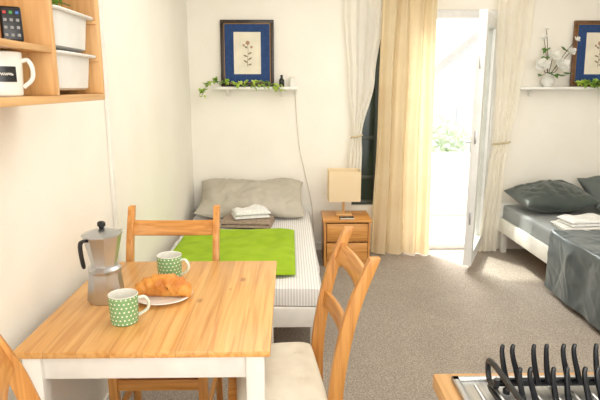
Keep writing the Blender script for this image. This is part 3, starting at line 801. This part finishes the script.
towel(2.02, 2.40, 3.78, 4.03, .4405, .478, 2, math.radians(-4), M['stow'], 'lower folded pale striped towel on the right bed', seed=2)
towel(2.05, 2.38, 3.80, 4.01, .484, .530, 2, math.radians(5), M['tow'], 'white folded towel topping the towel pile on the right bed', seed=7, amp=.012)

# ------------------------------------------------------------------ kitchen counter with dish rack
KX0, KX1, KY0, KY1, KZ = .298, .93, -.3, 1.03, .90
kt = thing('kitchen_counter', 'wood edged steel draining counter in the bottom right corner', 'counter', (.61, .36, 0))
MB().box(KX0, KX1, KY0, KY1, KZ-.032, KZ, .004).build('worktop', M['paley'], kt)
k_ = MB(); k_.box(KX0+.03, KX1-.02, KY0+.02, KY1-.028, KZ, KZ+.006, .002)
k_.box(KX0+.03, KX0+.045, KY0+.02, KY1-.028, KZ+.005, KZ+.010, .002); k_.box(KX0+.03, KX1-.02, KY1-.043, KY1-.028, KZ+.005, KZ+.010, .002)
for k in range(14):
    x = KX0+.07+k*.036; k_.tube([(x, KY0+.3, KZ+.005), (x, KY1-.06, KZ+.005)], .0045, 8)
k_.build('drainboard', M['steel'], kt)
MB().box(KX0+.03, KX1-.01, KY0+.01, KY1-.03, .1, KZ-.032, .003).build('cabinet_body', M['white'], kt)
MB().box(KX0+.06, KX1-.04, KY0+.04, KY1-.06, 0, .1).build('plinth', M['white'], kt)

rk = thing('dish_rack', 'black wire dish rack with upright prongs on the draining counter', 'dish rack', (.58, .86, KZ+.01))
zb = KZ+.02
fr = MB()
rx0, rx1, ry0, ry1 = .385, .80, .70, .965
loop = []
for q, (cx_, cy_) in enumerate(((rx1-.03, ry1-.03), (rx0+.03, ry1-.03), (rx0+.03, ry0+.03), (rx1-.03, ry0+.03))):
    for i_ in range(6):
        a_ = q*PI/2+PI/2*i_/5; loop.append((cx_+.03*math.cos(a_), cy_+.03*math.sin(a_), zb))
fr.tube(loop, .0055, 8, True)
for y in (.95, .87, .78): fr.tube([(rx0+.002, y, zb), (rx1-.002, y, zb)], .004, 6)
fr.build('base_frame', M['wire'], rk)
for x in (rx0+.03, rx1-.03):
    for y in (ry0+.03, ry1-.03): MB().lathe([(0, 0), (.007, 0), (.007, .008), (.004, .012), (0, .012)], (x, y, KZ+.0105), 10).build('foot', M['wire'], rk)
for x in (rx0, rx1):
    lp_ = catmull([(x, ry0+.02, zb), (x-.002, ry0+.015, zb+.04), (x-.006, ry0+.04, zb+.060), (x-.008, (ry0+ry1)/2, zb+.065), (x-.006, ry1-.035, zb+.060), (x-.002, ry1-.012, zb+.040), (x, ry1-.02, zb+.012), (x, ry1-.05, zb+.016), (x, ry1-.055, zb+.035)], 6)
    MB().tube(lp_, .0055, 8).build('end_loop', M['wire'], rk)
for y, hgt in ((.95, .082), (.87, .078)):
    for k in range(12):
        x = .412+k*.030+(.004*math.sin(k*3+y*9)); b_ = .0055+.003*math.sin(k*1.7)
        pts = catmull([(x+.007, y, zb), (x+.001, y+.001, zb+hgt*.3), (x-b_*.8, y+.003, zb+hgt*.62), (x-b_*1.2, y+.005, zb+hgt*.86), (x-b_*.9, y+.006, zb+hgt)], 4)
        nn = len(pts); rr = [.0064-.0024*(q/(nn-1)) for q in range(nn-1)]+[.0024]
        MB().tube(pts, rr, 8).build('prong', M['wire'], rk)

# ------------------------------------------------------------------ light
wld = bpy.data.worlds.new('World'); SC.world = wld; wld.use_nodes = True
bg = wld.node_tree.nodes['Background']; bg.inputs[0].default_value = (1.0, .99, .968, 1); bg.inputs[1].default_value = 2.2
def area(name, loc, tgt, size, power, col):
    l = bpy.data.lights.new(name, 'AREA'); l.energy = power; l.size = size; l.color = col
    o = bpy.data.objects.new(name, l); COL.objects.link(o); o.location = loc
    o.rotation_euler = (Vector(tgt)-Vector(loc)).to_track_quat('-Z', 'Y').to_euler()
area('ceiling_fill', (.8, 2.8, 2.55), (.8, 2.8, 0), 2.2, 39, (1, .962, .895))  # overhead fill added to brighten the room, not a fitted lamp
area('rear_fill', (.7, -1.1, 1.9), (.9, 4, .8), 2.0, 52, (1, .962, .895))  # unseen fill added behind the camera, stands for no real window
area('sky_light', (1.0, 7.0, 3.6), (1.3, 3.2, .2), 1.6, 440, (1, .99, .97))
sl = bpy.data.lights.new('sun', 'SUN'); sl.energy = 7; sl.angle = .05; sl.color = (1, .95, .85)
so = bpy.data.objects.new('sun', sl); COL.objects.link(so); so.location = (0, 8, 6)
so.rotation_euler = Vector((.60, -.95, -1.8)).to_track_quat('-Z', 'Y').to_euler()

SC.view_settings.view_transform = 'Standard'
SC.view_settings.exposure = 0.0

cam = bpy.data.cameras.new('Camera'); co = bpy.data.objects.new('Camera', cam); COL.objects.link(co)
cam.sensor_width = 36; cam.lens = 32.4; cam.clip_start = .02
co.location = (0, 0, 1.49); co.rotation_euler = (math.radians(90-11.9), 0, math.radians(-1.06))
SC.camera = co
